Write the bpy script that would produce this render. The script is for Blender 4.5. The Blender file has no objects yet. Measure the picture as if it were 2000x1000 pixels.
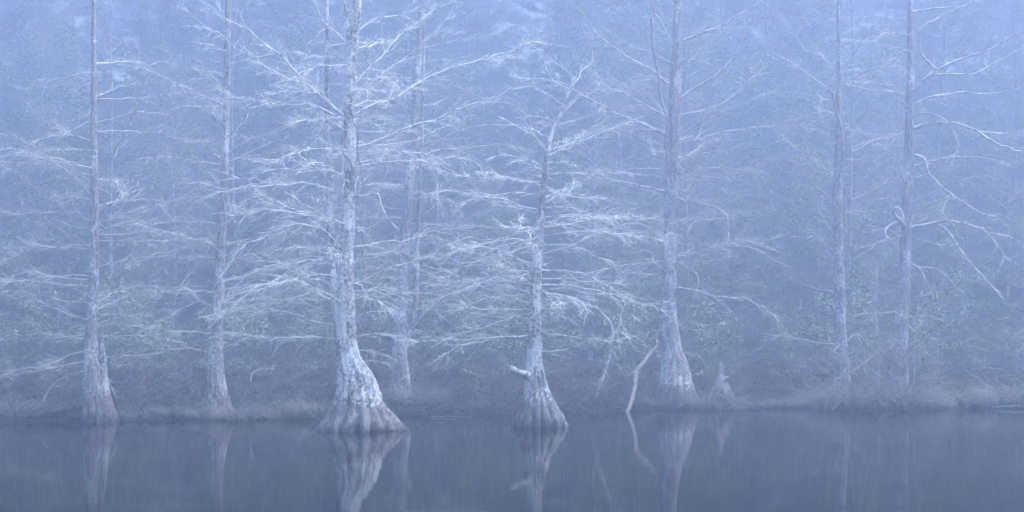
import bpy, math, random
import numpy as np
from mathutils import Vector

# ------------------------------------------------------------------ camera
scene = bpy.context.scene
C = scene.collection
R = math.radians
CAM_H = 1.7
FPX = 4000.0          # focal length in pixels of the 2000 px wide photograph
HOR = 670.0           # image row of the horizon
cam_d = bpy.data.cameras.new("camera")
cam_d.sensor_width = 36.0
cam_d.lens = 36.0 * FPX / 2000.0
cam_d.shift_y = (HOR - 500.0) / 2000.0
cam_d.clip_start = 0.1
cam_d.clip_end = 2000.0
cam = bpy.data.objects.new("camera", cam_d)
cam.location = (0, 0, CAM_H)
cam.rotation_euler = (R(90), 0, 0)
C.objects.link(cam)
scene.camera = cam

# ------------------------------------------------------------------ sky and sun
SUN_EL, SUN_AZ = 70.0, 95.0
w = bpy.data.worlds.new("World")
scene.world = w
w.use_nodes = True
nt = w.node_tree
nt.nodes.clear()
sky = nt.nodes.new("ShaderNodeTexSky")
sky.sky_type = 'NISHITA'
sky.sun_disc = False
sky.sun_elevation = R(SUN_EL)
sky.sun_rotation = R(SUN_AZ)
sky.air_density = 1.4
sky.dust_density = 0.6
sky.ozone_density = 3.0
bgn = nt.nodes.new("ShaderNodeBackground")
bgn.inputs["Strength"].default_value = 0.12
wo = nt.nodes.new("ShaderNodeOutputWorld")
nt.links.new(sky.outputs[0], bgn.inputs["Color"])
nt.links.new(bgn.outputs[0], wo.inputs["Surface"])

sun_d = bpy.data.lights.new("sun", 'SUN')
sun_d.energy = 3.0
sun_d.angle = R(40)
sun_d.color = (1.0, 0.97, 0.93)
sun = bpy.data.objects.new("sun", sun_d)
sd = Vector((math.sin(R(SUN_AZ)) * math.cos(R(SUN_EL)), math.cos(R(SUN_AZ)) * math.cos(R(SUN_EL)), math.sin(R(SUN_EL))))
sun.rotation_euler = sd.to_track_quat('Z', 'Y').to_euler()
sun.location = sd * 60
C.objects.link(sun)

scene.view_settings.view_transform = 'Standard'
scene.view_settings.look = 'None'
scene.view_settings.gamma = 1.0
scene.view_settings.use_curve_mapping = False
scene.view_settings.exposure = 1.5
scene.render.engine = 'CYCLES'
cy = scene.cycles
cy.max_bounces = 8
cy.diffuse_bounces = 2
cy.glossy_bounces = 3
cy.volume_bounces = 2
cy.transmission_bounces = 2
cy.transparent_max_bounces = 4
cy.use_denoising = True
cy.use_light_tree = False
cy.caustics_reflective = False
cy.caustics_refractive = False

HAZE_DENSITY = 0.0105
HAZE_COLOR = (0.70, 0.785, 1.0)
HAZE_ANISO = 0.72

# ------------------------------------------------------------------ helpers
rng = np.random.default_rng(11)
random.seed(5)


def P(px, py, D):
    """The point at depth D that the photograph shows at pixel (px, py)."""
    return np.array([(px - 1000.0) / FPX * D, D, CAM_H + (HOR - py) / FPX * D])


def norm(v):
    return v / np.maximum(np.linalg.norm(v, axis=-1, keepdims=True), 1e-9)


class MB:
    """Collects tubes and quads, then makes one mesh."""
    def __init__(self):
        self.v, self.q, self.m, self.n = [], [], [], 0

    def tubes(self, pts, rad, sides, mat=0):
        pts = np.asarray(pts, float)
        rad = np.asarray(rad, float)
        if pts.ndim == 2:
            pts, rad = pts[None], rad[None]
        N, n, _ = pts.shape
        if N == 0:
            return
        t = np.empty_like(pts)
        t[:, 1:-1] = pts[:, 2:] - pts[:, :-2]
        t[:, 0] = pts[:, 1] - pts[:, 0]
        t[:, -1] = pts[:, -1] - pts[:, -2]
        t = norm(t)
        mean = norm(pts[:, -1] - pts[:, 0])
        ref = np.where(np.abs(mean[:, 2:3]) > 0.75, np.array([[0.9, 0.3, 0.1]]), np.array([[0.1, 0.12, 1.0]]))
        u = norm(np.cross(t, ref[:, None, :]))
        v = np.cross(t, u)
        a = np.arange(sides) * (2 * math.pi / sides)
        ring = (u[:, :, None, :] * np.cos(a)[None, None, :, None] + v[:, :, None, :] * np.sin(a)[None, None, :, None])
        P_ = pts[:, :, None, :] + ring * rad[:, :, None, None]
        base = self.n + (np.arange(N) * n * sides)[:, None, None]
        i = (np.arange(n - 1) * sides)[None, :, None]
        j = np.arange(sides)[None, None, :]
        j2 = (j + 1) % sides
        q = np.stack([base + i + j, base + i + j2, base + i + sides + j2, base + i + sides + j], -1).reshape(-1, 4)
        self.v.append(P_.reshape(-1, 3))
        self.q.append(q)
        self.m.append(np.full(len(q), mat))
        self.n += N * n * sides

    def grid(self, V, wrap=True, mat=0):
        """V: (rows, cols, 3) sheet, cols closed when wrap."""
        r, c, _ = V.shape
        i = np.arange(r - 1)[:, None] * c
        jj = np.arange(c if wrap else c - 1)[None, :]
        j2 = (jj + 1) % c
        q = np.stack([i + jj, i + j2, i + c + j2, i + c + jj], -1).reshape(-1, 4) + self.n
        self.v.append(V.reshape(-1, 3))
        self.q.append(q)
        self.m.append(np.full(len(q), mat))
        self.n += r * c

    def quads(self, V, mat=0):
        """V: (N, 4, 3)"""
        N = len(V)
        q = np.arange(N * 4).reshape(N, 4) + self.n
        self.v.append(V.reshape(-1, 3))
        self.q.append(q)
        self.m.append(np.full(N, mat))
        self.n += N * 4

    def mesh(self, name, mats, origin=(0, 0, 0), smooth=True):
        v = np.concatenate(self.v) - np.asarray(origin, float)
        q = np.concatenate(self.q)
        m = np.concatenate(self.m)
        me = bpy.data.meshes.new(name)
        me.vertices.add(len(v))
        me.vertices.foreach_set("co", v.astype(np.float32).ravel())
        me.loops.add(len(q) * 4)
        me.loops.foreach_set("vertex_index", q.astype(np.int32).ravel())
        me.polygons.add(len(q))
        me.polygons.foreach_set("loop_start", np.arange(len(q), dtype=np.int32) * 4)
        me.polygons.foreach_set("use_smooth", np.full(len(q), smooth))
        for mt in (mats if isinstance(mats, (list, tuple)) else [mats]):
            me.materials.append(mt)
        me.polygons.foreach_set("material_index", m.astype(np.int32))
        me.update(calc_edges=True)
        me.validate()
        return me


def obj(name, me, parent=None, loc=None):
    o = bpy.data.objects.new(name, me)
    C.objects.link(o)
    if parent is not None:
        o.parent = parent
    if loc is not None:
        o.location = loc
    return o


def tag(o, label=None, cat=None, group=None, kind=None):
    if label:
        o["label"] = label
    if cat:
        o["category"] = cat
    if group:
        o["group"] = group
    if kind:
        o["kind"] = kind
    return o


def catmull(p, n):
    """n points spread evenly along a smooth curve through p."""
    p = np.asarray(p, float)
    if len(p) == 2:
        p = np.array([p[0], (p[0] + p[1]) / 2, p[1]])
    k = len(p)
    e = np.vstack([2 * p[0] - p[1], p, 2 * p[-1] - p[-2]])
    t = np.linspace(0, k - 1, max(60, n * 4))
    i = np.minimum(t.astype(int), k - 2)
    f = (t - i)[:, None]
    p0, p1, p2, p3 = e[i], e[i + 1], e[i + 2], e[i + 3]
    c = 0.5 * (2 * p1 + (p2 - p0) * f + (2 * p0 - 5 * p1 + 4 * p2 - p3) * f ** 2 + (3 * p1 - p0 - 3 * p2 + p3) * f ** 3)
    s = np.concatenate([[0], np.cumsum(np.linalg.norm(np.diff(c[:, :3], axis=0), axis=1))])
    u = np.linspace(0, s[-1], n)
    return np.stack([np.interp(u, s, c[:, d]) for d in range(c.shape[1])], -1)


def fbm(x, y, s=1.0, o=3, seed=0.0):
    r = 0
    a = 1.0
    for k in range(o):
        f = s * 2 ** k
        r = r + a * (np.sin(x * f * 1.3 + y * f * 0.7 + 1.7 * k + seed) * np.sin(y * f * 1.1 - x * f * 0.4 + 2.3 * k + seed * 1.3))
        a *= 0.5
    return r


# ------------------------------------------------------------------ materials
def new_mat(name):
    m = bpy.data.materials.new(name)
    m.use_nodes = True
    t = m.node_tree
    b = t.nodes["Principled BSDF"]
    return m, t, b


def node(t, kind, **kw):
    n = t.nodes.new(kind)
    for k, v in kw.items():
        if k in n.inputs:
            n.inputs[k].default_value = v
        else:
            setattr(n, k, v)
    return n


def ramp(t, fac, stops):
    r = t.nodes.new("ShaderNodeValToRGB")
    e = r.color_ramp.elements
    while len(e) < len(stops):
        e.new(0.5)
    for k, (p, c) in enumerate(stops):
        e[k].position = p
        e[k].color = (*c, 1) if len(c) == 3 else c
    t.links.new(fac, r.inputs[0])
    return r.outputs[0]


def noise(t, vec, scale, detail=4, rough=0.55, mapping=None):
    if mapping:
        mp = t.nodes.new("ShaderNodeMapping")
        mp.inputs["Scale"].default_value = mapping
        t.links.new(vec, mp.inputs[0])
        vec = mp.outputs[0]
    n = node(t, "ShaderNodeTexNoise", Scale=scale, Detail=detail, Roughness=rough)
    t.links.new(vec, n.inputs["Vector"])
    return n.outputs["Fac"]


def mixc(t, fac, a, b):
    n = t.nodes.new("ShaderNodeMix")
    n.data_type = 'RGBA'
    for s, v in ((n.inputs[0], fac), (n.inputs[6], a), (n.inputs[7], b)):
        if hasattr(v, "node"):
            t.links.new(v, s)
        else:
            s.default_value = v if isinstance(v, float) else (*v, 1)
    return n.outputs[2]


def math_n(t, op, a, b=None, clamp=False):
    n = t.nodes.new("ShaderNodeMath")
    n.operation = op
    n.use_clamp = clamp
    for s, v in ((n.inputs[0], a), (n.inputs[1], b)):
        if v is None:
            continue
        if hasattr(v, "node"):
            t.links.new(v, s)
        else:
            s.default_value = v
    return n.outputs[0]


def bark_material(name, bark_a, bark_b, lichen, amount, line, foot):
    """Fibrous bark with crusts of lichen above the flood line (height in metres above the tree's base)."""
    m, t, b = new_mat(name)
    tc = t.nodes.new("ShaderNodeTexCoord")
    vec = tc.outputs["Object"]
    fib = noise(t, vec, 9, 5, 0.68, (2.6, 2.6, 0.5))
    base = mixc(t, ramp(t, fib, [(0.36, (0, 0, 0)), (0.62, (1, 1, 1))]), bark_a, bark_b)
    big = noise(t, vec, 2.6, 3, 0.5, (1, 1, 0.55))
    med = noise(t, vec, 15, 5, 0.72)
    fine = noise(t, vec, 34, 3, 0.7)
    s = math_n(t, 'ADD', math_n(t, 'MULTIPLY', big, 0.9), math_n(t, 'MULTIPLY', med, 1.0))
    s = math_n(t, 'ADD', s, math_n(t, 'MULTIPLY', fine, 0.35))
    lo = 1.24 - amount
    sep = t.nodes.new("ShaderNodeSeparateXYZ")
    t.links.new(vec, sep.inputs[0])
    low = t.nodes.new("ShaderNodeMapRange")          # the crusts grow thickest just above the flood line
    low.inputs[1].default_value = 2.3
    low.inputs[2].default_value = 0.7
    low.inputs[4].default_value = 0.07
    t.links.new(sep.outputs[2], low.inputs[0])
    s = math_n(t, 'ADD', s, low.outputs[0])
    crust = t.nodes.new("ShaderNodeMapRange")
    crust.inputs[1].default_value = lo
    crust.inputs[2].default_value = lo + 0.17
    t.links.new(s, crust.inputs[0])
    zz = math_n(t, 'ADD', sep.outputs[2], math_n(t, 'MULTIPLY', math_n(t, 'SUBTRACT', med, 0.5), 0.9))
    zz = math_n(t, 'ADD', zz, math_n(t, 'MULTIPLY', math_n(t, 'SUBTRACT', big, 0.5), 0.25))
    zz = math_n(t, 'ADD', zz, math_n(t, 'MULTIPLY', math_n(t, 'SUBTRACT', fib, 0.5), 0.9))
    above = t.nodes.new("ShaderNodeMapRange")
    above.inputs[1].default_value = line
    above.inputs[2].default_value = line + 0.16
    t.links.new(zz, above.inputs[0])
    fac = math_n(t, 'MULTIPLY', crust.outputs[0], above.outputs[0])
    # the flooded foot: smoother, browner wood
    under = mixc(t, ramp(t, fib, [(0.35, (0, 0, 0)), (0.65, (1, 1, 1))]), tuple(c * 0.3 for c in foot), foot)
    wet = t.nodes.new("ShaderNodeMapRange")          # soaked, algae-dark wood at the waterline
    wet.inputs[1].default_value = 0.02
    wet.inputs[2].default_value = 0.22
    t.links.new(zz, wet.inputs[0])
    under = mixc(t, wet.outputs[0], tuple(c * 0.28 for c in foot), under)
    col = mixc(t, above.outputs[0], under, base)
    shade = ramp(t, med, [(0.3, tuple(c * 0.72 for c in lichen)), (0.6, lichen)])
    col = mixc(t, fac, col, shade)
    t.links.new(col, b.inputs["Base Color"])
    b.inputs["Roughness"].default_value = 0.85
    b.inputs["Specular IOR Level"].default_value = 0.15
    h = math_n(t, 'ADD', math_n(t, 'MULTIPLY', fib, 1.0), math_n(t, 'MULTIPLY', fac, 0.4))
    bp = node(t, "ShaderNodeBump", Strength=0.8, Distance=0.03)
    t.links.new(h, bp.inputs["Height"])
    t.links.new(bp.outputs[0], b.inputs["Normal"])
    return m


def twig_material(name, a, c, lo=0.38, hi=0.58, scale=7):
    m, t, b = new_mat(name)
    tc = t.nodes.new("ShaderNodeTexCoord")
    f = noise(t, tc.outputs["Object"], scale, 4, 0.7)
    t.links.new(ramp(t, f, [(lo, a), (hi, c)]), b.inputs["Base Color"])
    b.inputs["Roughness"].default_value = 0.85
    b.inputs["Specular IOR Level"].default_value = 0.15
    return m


def leaf_material(name, a, c, scale=1.2):
    m, t, b = new_mat(name)
    tc = t.nodes.new("ShaderNodeTexCoord")
    oi = t.nodes.new("ShaderNodeObjectInfo")
    f = noise(t, tc.outputs["Object"], scale, 3, 0.6)
    f2 = math_n(t, 'ADD', f, math_n(t, 'MULTIPLY', math_n(t, 'SUBTRACT', oi.outputs["Random"], 0.5), 0.3))
    t.links.new(ramp(t, f2, [(0.3, a), (0.68, c)]), b.inputs["Base Color"])
    b.inputs["Roughness"].default_value = 0.6
    b.inputs["Specular IOR Level"].default_value = 0.2
    b.inputs["Transmission Weight"].default_value = 0.0
    return m


M_BARK = bark_material("lichened_bark", (0.12, 0.117, 0.12), (0.42, 0.405, 0.405), (0.88, 0.89, 0.87), 0.20, 0.50, (0.40, 0.39, 0.39))
M_BARK2 = bark_material("grey_bark", (0.15, 0.147, 0.15), (0.50, 0.485, 0.485), (0.84, 0.84, 0.83), 0.10, 0.52, (0.36, 0.32, 0.315))
M_TWIG = twig_material("lichened_twig", (0.30, 0.29, 0.29), (0.86, 0.87, 0.85), 0.35, 0.52)
M_TWIG2 = twig_material("grey_twig", (0.28, 0.275, 0.275), (0.70, 0.70, 0.69), 0.35, 0.56)
M_VINE = twig_material("vine_bark", (0.20, 0.19, 0.19), (0.42, 0.40, 0.40))
M_DEAD = twig_material("bare_dead_wood", (0.12, 0.115, 0.11), (0.34, 0.32, 0.31), 0.38, 0.62, 12)
M_DARKBARK = twig_material("forest_bark", (0.18, 0.175, 0.175), (0.40, 0.38, 0.375), 0.35, 0.65, 3)
M_SCRUB = twig_material("scrub_twig", (0.07, 0.07, 0.07), (0.22, 0.215, 0.21), 0.35, 0.65, 3)
M_SCAR = twig_material("bare_scar_wood", (0.72, 0.72, 0.70), (0.92, 0.92, 0.90), 0.3, 0.6, 20)
M_BRUSH = twig_material("brush_twig", (0.11, 0.108, 0.108), (0.36, 0.352, 0.35), 0.35, 0.65, 3)
M_FINE = twig_material("forest_twig", (0.24, 0.235, 0.235), (0.50, 0.485, 0.48), 0.35, 0.65, 3)
M_LEAF = leaf_material("young_leaf", (0.11, 0.17, 0.10), (0.25, 0.34, 0.21))
M_LEAF2 = leaf_material("pale_leaf", (0.16, 0.22, 0.14), (0.34, 0.42, 0.29))
M_GRASS = twig_material("bank_straw", (0.025, 0.027, 0.023), (0.12, 0.115, 0.10), 0.3, 0.7, 6)
M_SEDGE = twig_material("dry_sedge", (0.11, 0.112, 0.105), (0.42, 0.42, 0.39), 0.3, 0.7, 6)
M_STRAW = twig_material("pale_straw", (0.12, 0.122, 0.115), (0.44, 0.435, 0.41), 0.3, 0.7, 6)
M_GREENSEDGE = twig_material("green_sedge", (0.16, 0.22, 0.13), (0.40, 0.44, 0.30), 0.3, 0.7, 6)
M_LITTER = twig_material("leaf_litter", (0.015, 0.015, 0.014), (0.09, 0.082, 0.073), 0.3, 0.7, 9)


def ground_material():
    m, t, b = new_mat("forest_floor")
    tc = t.nodes.new("ShaderNodeTexCoord")
    v = tc.outputs["Object"]
    f = noise(t, v, 0.9, 6, 0.7)
    g = noise(t, v, 9, 5, 0.7)
    c1 = ramp(t, g, [(0.3, (0.008, 0.008, 0.007)), (0.55, (0.018, 0.018, 0.015)), (0.75, (0.045, 0.042, 0.036))])
    c2 = ramp(t, g, [(0.3, (0.02, 0.024, 0.016)), (0.7, (0.075, 0.085, 0.05))])
    t.links.new(mixc(t, ramp(t, f, [(0.45, (0, 0, 0)), (0.62, (1, 1, 1))]), c1, c2), b.inputs["Base Color"])
    b.inputs["Roughness"].default_value = 0.95
    b.inputs["Specular IOR Level"].default_value = 0.1
    bp = node(t, "ShaderNodeBump", Strength=1.0, Distance=0.12)
    t.links.new(g, bp.inputs["Height"])
    t.links.new(bp.outputs[0], b.inputs["Normal"])
    return m


def water_material():
    m, t, b = new_mat("still_dark_water")
    tc = t.nodes.new("ShaderNodeTexCoord")
    b.inputs["Base Color"].default_value = (0.002, 0.0025, 0.003, 1)
    b.inputs["IOR"].default_value = 1.045
    n1 = noise(t, tc.outputs["Object"], 1.0, 2, 0.5, (0.5, 0.9, 1))
    n2 = noise(t, tc.outputs["Object"], 1.0, 3, 0.6, (2.5, 7.0, 1))
    h = math_n(t, 'ADD', math_n(t, 'MULTIPLY', n1, 1.0), math_n(t, 'MULTIPLY', n2, 0.16))
    bp = node(t, "ShaderNodeBump", Strength=0.10, Distance=0.02)
    t.links.new(h, bp.inputs["Height"])
    t.links.new(bp.outputs[0], b.inputs["Normal"])
    b.inputs["Roughness"].default_value = 0.025
    return m


# ------------------------------------------------------------------ ground and water
SHORE_PX = np.array([-400, 0, 120, 300, 440, 620, 760, 900, 1100, 1230, 1380, 1560, 1700, 1800, 1880, 2000, 2400], float)
SHORE_D = np.array([42, 43.8, 44.7, 44.6, 46.2, 45.8, 48.5, 48.8, 49.6, 51.6, 53.6, 53.4, 51.6, 52.0, 53.6, 52.6, 50], float)
SHORE_X = (SHORE_PX - 1000) / FPX * SHORE_D


def shore(x):
    return np.interp(x, SHORE_X, SHORE_D) + 0.25 * fbm(x, x * 0.3, 1.3, 3)


def ground_z(x, y):
    d = y - shore(x)
    z = np.where(d < 0, np.maximum(-1.3, 0.28 * d), 0.0)
    z = z + np.where(d > 0, 0.12 * (1 - np.exp(-d / 1.2)) + 0.05 * np.minimum(d, 14), 0)
    hill = np.clip(y - 80 - 1.5 * np.sin(x * 0.11), 0, 100)
    z = z + np.where(hill > 0, 0.26 * hill * (hill / (hill + 8)), 0)
    z = z + np.where(d > 0, np.minimum(d, 3) / 3 * 0.09 * fbm(x, y, 0.9, 3), 0)
    return z


xs = np.concatenate([np.linspace(-120, -30, 46)[:-1], np.linspace(-30, 30, 241), np.linspace(30, 120, 46)[1:]])
ys = np.concatenate([np.linspace(-50, 40, 31)[:-1], np.linspace(40, 62, 141), np.linspace(62, 196, 134)[1:]])
X, Y = np.meshgrid(xs, ys)
Z = ground_z(X, Y)
mb = MB()
mb.grid(np.stack([X, Y, Z], -1), wrap=False)
tag(obj("ground", mb.mesh("ground", ground_material())), kind="structure")
mb = MB()
gx, gy = np.meshgrid(np.linspace(-118, 118, 3), np.linspace(-48, 58, 3))
mb.grid(np.stack([gx, gy, gx * 0], -1), wrap=False)
tag(obj("water", mb.mesh("water", water_material())), kind="structure")


# ------------------------------------------------------------------ branching wood
def grow(start, tang, length, radius, n, wig, droop, side=(0.5, 1.1), flat=0.55, tip=0.35):
    """A batch of twigs leaving their parents sideways. start, tang (N,3); length, radius (N,)."""
    N = len(start)
    rnd = rng.normal(size=(N, 3))
    rnd[:, 2] *= flat
    lat = norm(rnd - tang * np.sum(rnd * tang, -1, keepdims=True))
    d = norm(tang + lat * rng.uniform(*side, size=(N, 1)))
    pts = np.empty((N, n, 3))
    pts[:, 0] = start
    step = (length / (n - 1))[:, None]
    tg = np.empty((N, n, 3))
    tg[:, 0] = d
    for k in range(1, n):
        d = norm(d + rng.normal(size=(N, 3)) * wig + np.array([0, 0, droop]))
        pts[:, k] = pts[:, k - 1] + d * step
        tg[:, k] = d
    rad = radius[:, None] * (1 - (1 - tip) * np.linspace(0, 1, n)[None] ** 0.9)
    return pts, rad, tg


def pick(pts, tg, rad, count, lo, hi):
    """count random places along each curve of a batch."""
    N, n, _ = pts.shape
    u = rng.uniform(lo, hi, size=(N, count)) * (n - 1)
    i = np.minimum(u.astype(int), n - 2)
    f = (u - i)[..., None]
    a = np.arange(N)[:, None]
    p = pts[a, i] * (1 - f) + pts[a, i + 1] * f
    return p.reshape(-1, 3), tg[a, i].reshape(-1, 3), rad[a, i].reshape(-1), (u / (n - 1)).reshape(-1)


def limb(mb, mt, pts, r0, r1, density=1.0, twig=0.75, droop=-0.03, fine=1.0, sides=6, wig=0.02, flat=0.42, levels=2, rmin=0.0044):
    """One limb along pts (coarse polyline, metres) with side twigs and twiglets, limb into mb and twigs into mt."""
    pts = np.asarray(pts, float)
    L = np.sum(np.linalg.norm(np.diff(pts, axis=0), axis=1))
    n = int(np.clip(L / 0.14, 8, 34))
    c = catmull(pts, n)
    w_ = rng.normal(size=c.shape) * wig * min(1.0, L / 2)
    w_[0] = 0
    w_ *= np.linspace(0.2, 1, n)[:, None]
    c = c + w_
    s = np.linspace(0, 1, n)
    rad = r1 + (r0 - r1) * (1 - s) ** 1.1
    rad[0] *= 1.25
    mb.tubes(c, rad, sides)
    tg = norm(np.gradient(c, axis=0))
    n1 = int(max(2, L * 11.0 * density * min(1.0, 0.4 + L / 3)))
    p, t_, pr, u = pick(c[None], tg[None], rad[None], n1, 0.12, 1.0)
    ln = 1.2 * twig * rng.uniform(0.35, 1.0, n1) * (1.0 - 0.45 * u) * min(1.0, 0.25 + L / 2.8)
    rr = np.clip(pr * 0.36, rmin, 0.008)
    a, b, g = grow(p, t_, ln, rr, 7, 0.14, droop, (0.2, 0.85), flat, 0.45)
    mt.tubes(a, b, 4)
    if levels > 1:
        n2 = max(1, int(round(4 * fine)))
        p, t_, pr, u = pick(a, g, b, n2, 0.15, 0.98)
        ln = np.repeat(ln, n2) * rng.uniform(0.2, 0.6, len(p))
        a2, b2, g2 = grow(p, t_, ln, np.full(len(p), rmin * 0.8), 4, 0.16, droop * 0.6, (0.3, 1.0), flat, 0.6)
        mt.tubes(a2, b2, 3)
    # twig fan that carries the limb's end on
    p = np.repeat(c[-1:], 4, 0)
    t_ = np.repeat(tg[-1:], 4, 0)
    ln = twig * rng.uniform(0.5, 1.0, 4) * min(1.0, 0.25 + L / 2.8)
    a, b, g = grow(p, t_, ln, np.full(4, max(r1 * 0.9, rmin)), 7, 0.13, droop, (0.08, 0.4), flat, 0.5)
    mt.tubes(a, b, 4)
    return c


def trunk_mesh(mb, stem, D, ribs=0, rib_amp=0.0, cols=36, seed=0.0, knots=0.05, foot=True):
    """stem: rows of (px, py, half width px [, depth offset]). The rings follow it; ribs flute the foot."""
    s = np.array([list(r) + [0.0] * (4 - len(r)) for r in stem], float)
    ctr = np.array([P(a[0], a[1], D + a[3]) for a in s])
    rad = s[:, 2] / FPX * D
    if foot:
        ctr = np.vstack([[ctr[0, 0], ctr[0, 1], ctr[0, 2] - 0.9], ctr])
        rad = np.concatenate([[rad[0] * 1.16], rad])
    L = np.sum(np.linalg.norm(np.diff(ctr, axis=0), axis=1))
    n = int(min(190, L / 0.065))
    full = np.concatenate([ctr, rad[:, None]], 1)
    c = catmull(full, n)
    # denser rings near the foot come from the even spacing above; keep the radius positive
    r = np.maximum(c[:, 3], 0.004)
    z0 = max(ctr[0, 2], 0.0) if not foot else 0.0
    th = np.linspace(0, 2 * math.pi, cols, endpoint=False)[None]
    zz = (c[:, 2] - z0)[:, None]
    tw = 0.25 * np.sin(zz * 1.1 + seed) + 0.1 * np.sin(zz * 3 + seed * 2)
    k = 1 + knots * (np.sin(th * 3 + zz * 2.2 + seed) * np.sin(zz * 4.1 - th + seed * 2) + 0.5 * np.sin(th * 7 + zz * 5.0 + seed * 3))
    k = k + 0.025 * rng.normal(size=(n, cols))
    if ribs:
        amp = rib_amp * np.exp(-np.maximum(zz, 0) / 0.65)
        a1 = np.abs(np.sin(ribs * 0.5 * (th + tw) + seed + 0.5 * np.sin(2 * th + seed)))
        a2 = np.abs(np.sin(ribs * 1.15 * (th + tw * 1.3) + seed * 2.1 + 0.7 * np.sin(3 * th)))
        k = k + amp * ((a1 ** 0.42 - 0.78) * 1.7 + (a2 ** 0.42 - 0.78) * 0.9)
    V = np.stack([c[:, 0:1] + r[:, None] * k * np.cos(th), c[:, 1:2] + r[:, None] * k * np.sin(th), np.repeat(c[:, 2:3], cols, 1)], -1)
    mb.grid(V, wrap=True)
    return c


def vine_mesh(mb, pts, D, r):
    c = catmull(np.array([P(a, b, D) for a, b in pts]), 40)
    mb.tubes(c, np.full(len(c), r), 6)


class Cypress:
    def __init__(self, base_px, D, label, mats, group="cypress trees standing along the misty shore"):
        self.D = D
        self.o = np.array([(base_px - 1000) / FPX * D, D, 0.0])
        self.root = bpy.data.objects.new("cypress_tree", None)
        self.root.location = self.o
        C.objects.link(self.root)
        tag(self.root, label, "tree", group)
        self.bark, self.twig = mats
        self.stems = []
        self.girth = 0.74

    def part(self, name, mb, mat):
        return obj(name, mb.mesh(name, mat, self.o), self.root)

    def branch(self, q, r0, r1, mat, **kw):
        m, mt = MB(), MB()
        limb(m, mt, q, r0, r1, **kw)
        b = self.part("branch", m, mat)
        tag(obj("twig_spray", mt.mesh("twig_spray", mat, self.o), b), kind="stuff")

    def trunk(self, stem, name="trunk", **kw):
        m = MB()
        c = trunk_mesh(m, stem, self.D, **kw)
        self.stems.append(c)
        return self.part(name, m, self.bark)

    def limbs(self, rows, depth=0.45, mat=None, **kw):
        """rows: (r px, [(px, py), ...][, depth slope]) traced from the photograph; each goes off at its own slant in depth."""
        for k, row in enumerate(rows):
            r, pts = row[0], row[1]
            sl = row[2] if len(row) > 2 else rng.choice([-1, 1]) * rng.uniform(0.1, depth)
            pts = np.array(pts, float)
            run = np.concatenate([[0], np.cumsum(np.linalg.norm(np.diff(pts, axis=0), axis=1))]) / FPX * self.D
            q = np.array([P(a, b, self.D + sl * s) for (a, b), s in zip(pts, run)])
            r0 = self.girth * r / FPX * self.D
            self.branch(q, r0, max(0.28 * r0, 0.006), mat or self.twig, **kw)

    def wild(self, count, py_lo, py_hi, length, stem=0, up=(0.0, 0.35), r=(0.010, 0.019), azim=None, **kw):
        """Further limbs between two rows of the photograph, all round the stem."""
        c = self.stems[stem]
        zl = CAM_H + (HOR - py_lo) / FPX * self.D
        zh = CAM_H + (HOR - py_hi) / FPX * self.D
        for k in range(count):
            z = zl + (zh - zl) * (k + rng.uniform(0.1, 0.9)) / count
            i = int(np.argmin(np.abs(c[:, 2] - z)))
            p0 = c[i, :3]
            az = rng.uniform(0, 2 * math.pi) if azim is None else rng.normal(azim[0], azim[1])
            L = rng.uniform(*length)
            el = rng.uniform(*up)
            d = np.array([math.cos(az) * math.cos(el), math.sin(az) * math.cos(el), math.sin(el)])
            side = np.array([-math.sin(az), math.cos(az), 0])
            cv, dr = rng.normal(0, 0.14), rng.uniform(-0.26, 0.05)
            u = np.linspace(0, 1, 6)
            q = p0 + np.outer(u * L, d) + np.outer(u ** 2 * L * cv, side) + np.outer(u ** 2 * L * dr, [0, 0, 1]) + rng.normal(size=(6, 3)) * 0.028 * np.minimum(u, 0.8)[:, None] * L
            q[0] = p0
            self.branch(q, rng.uniform(*r) * (0.6 + 0.2 * L), 0.0055, self.twig, **kw)


FRONT = (M_BARK, M_TWIG)
REAR = (M_BARK2, M_TWIG2)

#--TREES--
# big double-stemmed cypress, the nearest
t3 = Cypress(705, 40.0, "thick double-stemmed cypress with white lichen and flared fluted foot, nearest of all", FRONT)
t3.trunk([(707, 842, 71), (707, 828, 67), (705, 813, 59), (702, 798, 50.5), (700, 782, 43.5), (698, 755, 38.5), (691, 725, 31.5), (681, 695, 24), (676, 665, 21), (673, 630, 20.5),
          (674, 585, 19), (675, 550, 15.5), (676, 500, 13.5), (680, 440, 13), (682, 400, 12.5), (684, 350, 12), (684, 300, 11.5), (683, 250, 11),
          (683, 200, 11), (686, 150, 11), (689, 100, 10), (694, 50, 9), (698, 0, 8), (702, -150, 5.5), (704, -300, 2.5), (705, -380, 0.6)],
         ribs=15, rib_amp=0.55, cols=72, seed=1.0)
t3.trunk([(668, 640, 13), (662, 610, 13), (655, 570, 11), (649, 530, 8.5), (646, 480, 7.8), (646, 430, 7.5), (645, 380, 7), (644, 330, 6.5), (642, 280, 6.3),
          (640, 230, 6), (639, 180, 5), (640, 120, 4.3), (640, 60, 3.8), (638, 0, 3), (637, -120, 1.2)], name="second_stem", cols=24, seed=2.0, foot=False)
t3.trunk([(685, 110, 6), (681, 80, 5), (677, 40, 4), (674, 0, 3.2), (670, -90, 1.6)], name="upper_fork", cols=14, seed=2.4, foot=False)
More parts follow.
